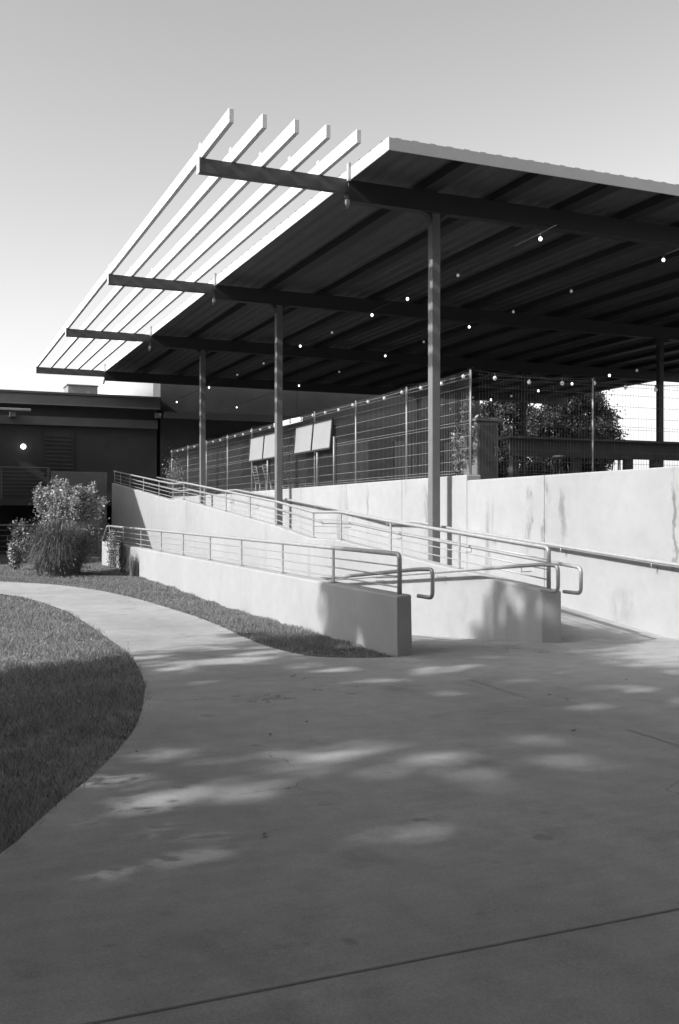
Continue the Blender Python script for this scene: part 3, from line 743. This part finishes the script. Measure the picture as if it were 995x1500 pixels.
# shrubs at the left frame edge
def small_shrub(label, c, h_, r_, mat, n=30):
    t = thing('small_shrub', label, 'shrub', c); m = MB(); C = []
    for i in range(12):
        a = rng.random()*6.28; q = (c[0]+r_*.8*math.cos(a)*rng.random(), c[1]+r_*.8*math.sin(a)*rng.random(), c[2]+h_*(.6+.4*rng.random()))
        m.tube([c, q], .008, 4)
        for u in (.4, .6, .8, 1): C.append(tuple(np.array(c)*(1-u)+np.array(q)*u))
    m.build('stems', M['bark'], t)
    V, Fc = leaves(C, [r_*.5]*len(C), [n]*len(C), .07, .5); np_mesh('foliage', V, Fc, mat, t)
small_shrub('narrow dark shrub left of the ornamental grass, in front of the lower railing', (2.36, 26.6, gz(26)), 1.25, .28, M['reed'])
small_shrub('little pale flowering shrub left of the ornamental grass', (2.22, 26.2, gz(26)), .75, .2, M['leaf_pale'], 22)
# plants by the far fence and on the terrace
small_shrub('tall pale bush beyond the ramp landing, left of the fence', (8.75, 36.6, 2.1), 1.7, .55, M['leaf_pale'], 12)
small_shrub('leafy climber tangled on the fence beside the corner post', (8.95, 15.25, 2.1), 1.5, .16, M['leaf_pale'], 12)
small_shrub('dark potted foliage behind the front column', (9.4, 16.4, 2.1), 1.2, .22, M['leaf_pale'], 10)

# ------------------------------------------------------------------ buildings on the left
t = thing('flat_roofed_building', 'dark flat-roofed building with grey fascia bands behind the ramps', 'building', (5, 41, 0))
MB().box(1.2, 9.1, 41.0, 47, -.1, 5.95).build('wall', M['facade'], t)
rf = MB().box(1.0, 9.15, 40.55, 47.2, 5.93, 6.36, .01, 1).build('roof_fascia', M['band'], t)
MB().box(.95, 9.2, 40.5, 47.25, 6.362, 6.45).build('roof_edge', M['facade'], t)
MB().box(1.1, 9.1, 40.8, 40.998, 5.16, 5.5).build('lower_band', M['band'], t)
def win(x0, x1, z0, z1, slats):
    w = MB(); w.box(x0, x1, 40.955, 40.998, z0, z1); fr = w.build('window', M['darkwall'], t)
    m = MB()
    for x in (x0, x1-.05): m.box(x, x+.05, 40.93, 40.954, z0, z1)
    for z in (z0, z1-.05): m.box(x0+.051, x1-.051, 40.931, 40.954, z, z+.05)
    m.build('frame', M['facade'], fr)
    if slats:
        m = MB(); k = z0+.1
        while k < z1-.1: m.bar((x0+.06, 40.94, k), (x1-.06, 40.94, k), .05, .012, up=(0, -.7, .7)); k += .16
        m.build('shutter', M['facade'], fr)
win(4.55, 5.75, 3.2, 5.0, True)
m = MB(); m.box(8.95, 9.2, 40.6, 40.799, 5.6, 5.8); fl = m.build('flood_light', M['fpost'], t)
# rooftop unit
t = thing('rooftop_unit', 'grey box-shaped air unit on the flat roof', 'air unit', (6, 43, 6.45))
MB().box(5.72, 6.95, 42.6, 43.8, 6.5, 7.02, .02, 1).build('casing', M['unit'], t)
MB().box(5.68, 6.99, 42.56, 43.84, 7.02, 7.06).build('cover', M['unit'], t)
for x in (5.8, 6.75): MB().box(x, x+.1, 42.7, 43.7, 6.45, 6.5).build('foot', M['frame'], t)
MB().box(6.5, 6.62, 42.585, 42.599, 6.62, 6.8).build('label_plate', M['board'], t)
# linear sign light
t = thing('linear_lamp', 'flat grey lamp bar on a bracket under the fascia of the dark building', 'lamp', (3.4, 40.4, 5.6))
MB().box(1.6, 4.0, 40.0, 40.4, 5.60, 5.70, .02, 2).build('lamp_body', M['fpost'], t)
MB().box(3.25, 3.45, 40.2, 40.799, 5.40, 5.599).build('bracket', M['fpost'], t)
t = thing('globe_lamp', 'round bright globe lamp on the dark wall at the left edge', 'lamp', (3.78, 40.9, 4.28))
MB().ball((3.78, 40.78, 4.28), .105, 18, 12).build('globe', M['bulb'], t)
MB().tube([(3.78, 40.88, 4.28), (3.78, 41.0, 4.28)], .04, 10).build('mount', M['frame'], t)
t = thing('twin_floodlight', 'pair of round floodlights at the right end of the dark building', 'lamp', (9.1, 40.4, 5.7))
MB().tube([(9.15, 40.55, 5.72), (9.15, 40.4, 5.72)], .03, 8).build('mount', M['fpost'], t)
for x in (8.95, 9.42): MB().lathe(0, 0, [(.05, 0), (.12, .05), (.13, .16), (.11, .17)]).build('lamp_head', M['unit'], t).matrix_basis = Matrix.Translation((x-9.1, 0, -.02+.02)) @ Matrix.Rotation(R(70), 4, 'X')

# raised walkway in front of the dark building
t = thing('walkway', 'raised walkway with a grey solid parapet in front of the dark building', 'walkway', (5, 39, 0))
MB().box(.9, 8.5, 38.42, 40.99, 1.95, 2.2).build('slab', M['facade'], t)
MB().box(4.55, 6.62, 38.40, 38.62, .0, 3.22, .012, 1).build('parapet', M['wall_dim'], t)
MB().box(.9, 8.4, 40.7, 40.95, .0, 1.95).build('back_wall', M['facade'], t)
def flat_rail(label, x0, x1, y, zb, h_, nb, posts, mat):
    t = thing('guardrail', label, 'railing', (x1, y, zb))
    MB().tube([(x0, y, zb+h_), (x1, y, zb+h_), (x1, y, zb)], .026, 10, bend=.08).build('top_rail', mat, t)
    for x in posts: MB().box(x-.025, x+.025, y-.01, y+.01, zb, zb+h_-.02).build('post', mat, t)
    for k in range(nb): MB().tube([(x0, y, zb+h_*(.15+.72*k/(nb-1))), (x1, y, zb+h_*(.15+.72*k/(nb-1)))], .009, 6).build('bar', mat, t)
flat_rail('dim slatted railing on the raised walkway at far left', .9, 4.5, 38.55, 2.2, 1.15, 7, (1.2, 2.8, 4.45), M['column'])
MB
flat_rail('steel railing at ground level left of the low wall, behind the shrubs', -3.4, 5.05, 30.8, gz(30)+.02, 1.1, 6, (-2.2, -.3, 1.6, 2.62, 3.9), M['column'])
t = thing('stair_rail', 'sloped steel stair rail dropping from the far end of the low wall', 'railing', (4.85, 29, 0))
MB().tube([(4.80, 27.5, 1.26), (4.88, 28.3, 1.25), (4.95, 30.75, .15)], .026, 10).build('upper_pipe', M['rail'], t)
MB().tube([(4.80, 27.5, .98), (4.88, 28.2, .98), (4.95, 30.2, .12)], .02, 8).build('lower_pipe', M['rail'], t)
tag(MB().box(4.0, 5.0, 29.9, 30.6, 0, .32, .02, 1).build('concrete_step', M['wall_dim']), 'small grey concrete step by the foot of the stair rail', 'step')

# dark building beyond the terrace
t = thing('terrace_building', 'long dark building in deep shade at the back of the terrace', 'building', (17, 41.02, 2.1))
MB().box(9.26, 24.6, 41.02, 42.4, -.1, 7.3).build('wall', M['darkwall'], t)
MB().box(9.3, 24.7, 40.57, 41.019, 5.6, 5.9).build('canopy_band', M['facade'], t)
for x in (11, 14, 17, 20, 22.6):
    w = MB().box(x, x+1.8, 40.97, 41.015, 3.0, 5.0).build('window', M['glass'], t)
    m = MB()
    for xx in (x, x+.9, x+1.74): m.box(xx, xx+.06, 40.94, 40.969, 3.0, 5.0)
    m.build('frame', M['facade'], w)
# pale tank beyond the flat roof
t = thing('storage_tank', 'big pale domed tank showing behind the flat-roofed building, under the canopy corner', 'tank', (11.6, 55, 0))
MB().lathe(11.6, 55, [(3.6, -.1), (3.6, 7.6)], 48).build('tank_body', M['pale'], t)
MB().lathe(11.6, 55, [(3.62, 7.601)]+[(3.62*math.cos(a), 7.6+1.9*math.sin(a)) for a in (.12, .3, .5, .7, .9, 1.1, 1.3, 1.45)], 48).build('tank_dome', M['pale'], t)

# house added out of view, its gable shaped to shade the ramp head
t = thing('shade_house', 'unseen house added beyond the left edge, its gable shaped to shade the ramp', 'house', (-4, 36, 0))
sl = .654
def gab(y): return 4.65+sl*(y-30.28)
yr = 36.2; zr = gab(yr)
MB().prism([(29.3, -.1), (43.1, -.1), (43.1, gab(29.3)-.2), (yr, zr-.25), (29.3, gab(29.3)-.2)], 'x', -8, .85).build('wall', M['house'], t)
m = MB(); m.prism([(28.9, gab(28.9)), (yr, zr), (2*yr-28.9, gab(28.9)), (2*yr-28.9, gab(28.9)-.16), (yr, zr-.18), (28.9, gab(28.9)-.16)], 'x', -8.4, 1.0); m.build('roof', M['tile'], t)
for x in (-6.5, -4.2, -1.8):
    w = MB().box(x, x+1.2, 29.26, 29.295, 1., 2.4).build('window', M['glass'], t)
    MB().box(x-.08, x+1.28, 29.2, 29.259, .9, .98).build('sill', M['house'], w)

# ------------------------------------------------------------------ sun and sky
tan_el, sy = .746, .10
L = Vector((1, sy, -tan_el)).normalized()
sun = bpy.data.lights.new('sun', 'SUN'); sun.energy = 5.0; sun.angle = R(.7); sun.color = (1, 1, 1)
so = bpy.data.objects.new('sun', sun); COL.objects.link(so); so.location = (-20, 0, 30)
so.rotation_euler = L.to_track_quat('-Z', 'Y').to_euler()
el = math.asin(-L.z); az = math.atan2(-L.x, -L.y)
W = bpy.data.worlds.new('World'); S.world = W; W.use_nodes = True
nt = W.node_tree; bg = nt.nodes['Background']
sky = nt.nodes.new('ShaderNodeTexSky'); sky.sky_type = 'NISHITA'; sky.sun_disc = False
sky.sun_elevation = el; sky.sun_rotation = az % (2*math.pi); sky.air_density = 1.; sky.dust_density = 2.0; sky.ozone_density = 1.
bw = nt.nodes.new('ShaderNodeVectorMath'); bw.operation = 'DOT_PRODUCT'      # black and white film: one grey, sensitive to blue
bw.inputs[1].default_value = (.24, .36, .40)
nt.links.new(sky.outputs[0], bw.inputs[0]); pw = nt.nodes.new('ShaderNodeMath'); pw.operation = 'POWER'; pw.inputs[1].default_value = 1.3      # film contrast of the sky
mu = nt.nodes.new('ShaderNodeMath'); mu.operation = 'MULTIPLY'; mu.inputs[1].default_value = .88
nt.links.new(bw.outputs['Value'], pw.inputs[0]); nt.links.new(pw.outputs[0], mu.inputs[0]); nt.links.new(mu.outputs[0], bg.inputs['Color'])
bg.inputs['Strength'].default_value = .15

# ------------------------------------------------------------------ camera
cd = bpy.data.cameras.new('camera'); cam = bpy.data.objects.new('camera', cd); COL.objects.link(cam)
cam.location = (0, 0, H); cam.rotation_euler = (R(90), 0, -YAW)
cd.sensor_fit = 'VERTICAL'; cd.sensor_height = 36; cd.sensor_width = 24; cd.lens = 34.99; cd.shift_y = 8/1500
cd.clip_start = .05; cd.clip_end = 6000
S.camera = cam
S.view_settings.view_transform = 'Standard'; S.view_settings.look = 'None'; S.view_settings.exposure = .5; S.view_settings.gamma = 1
S.render.resolution_x = 679; S.render.resolution_y = 1024
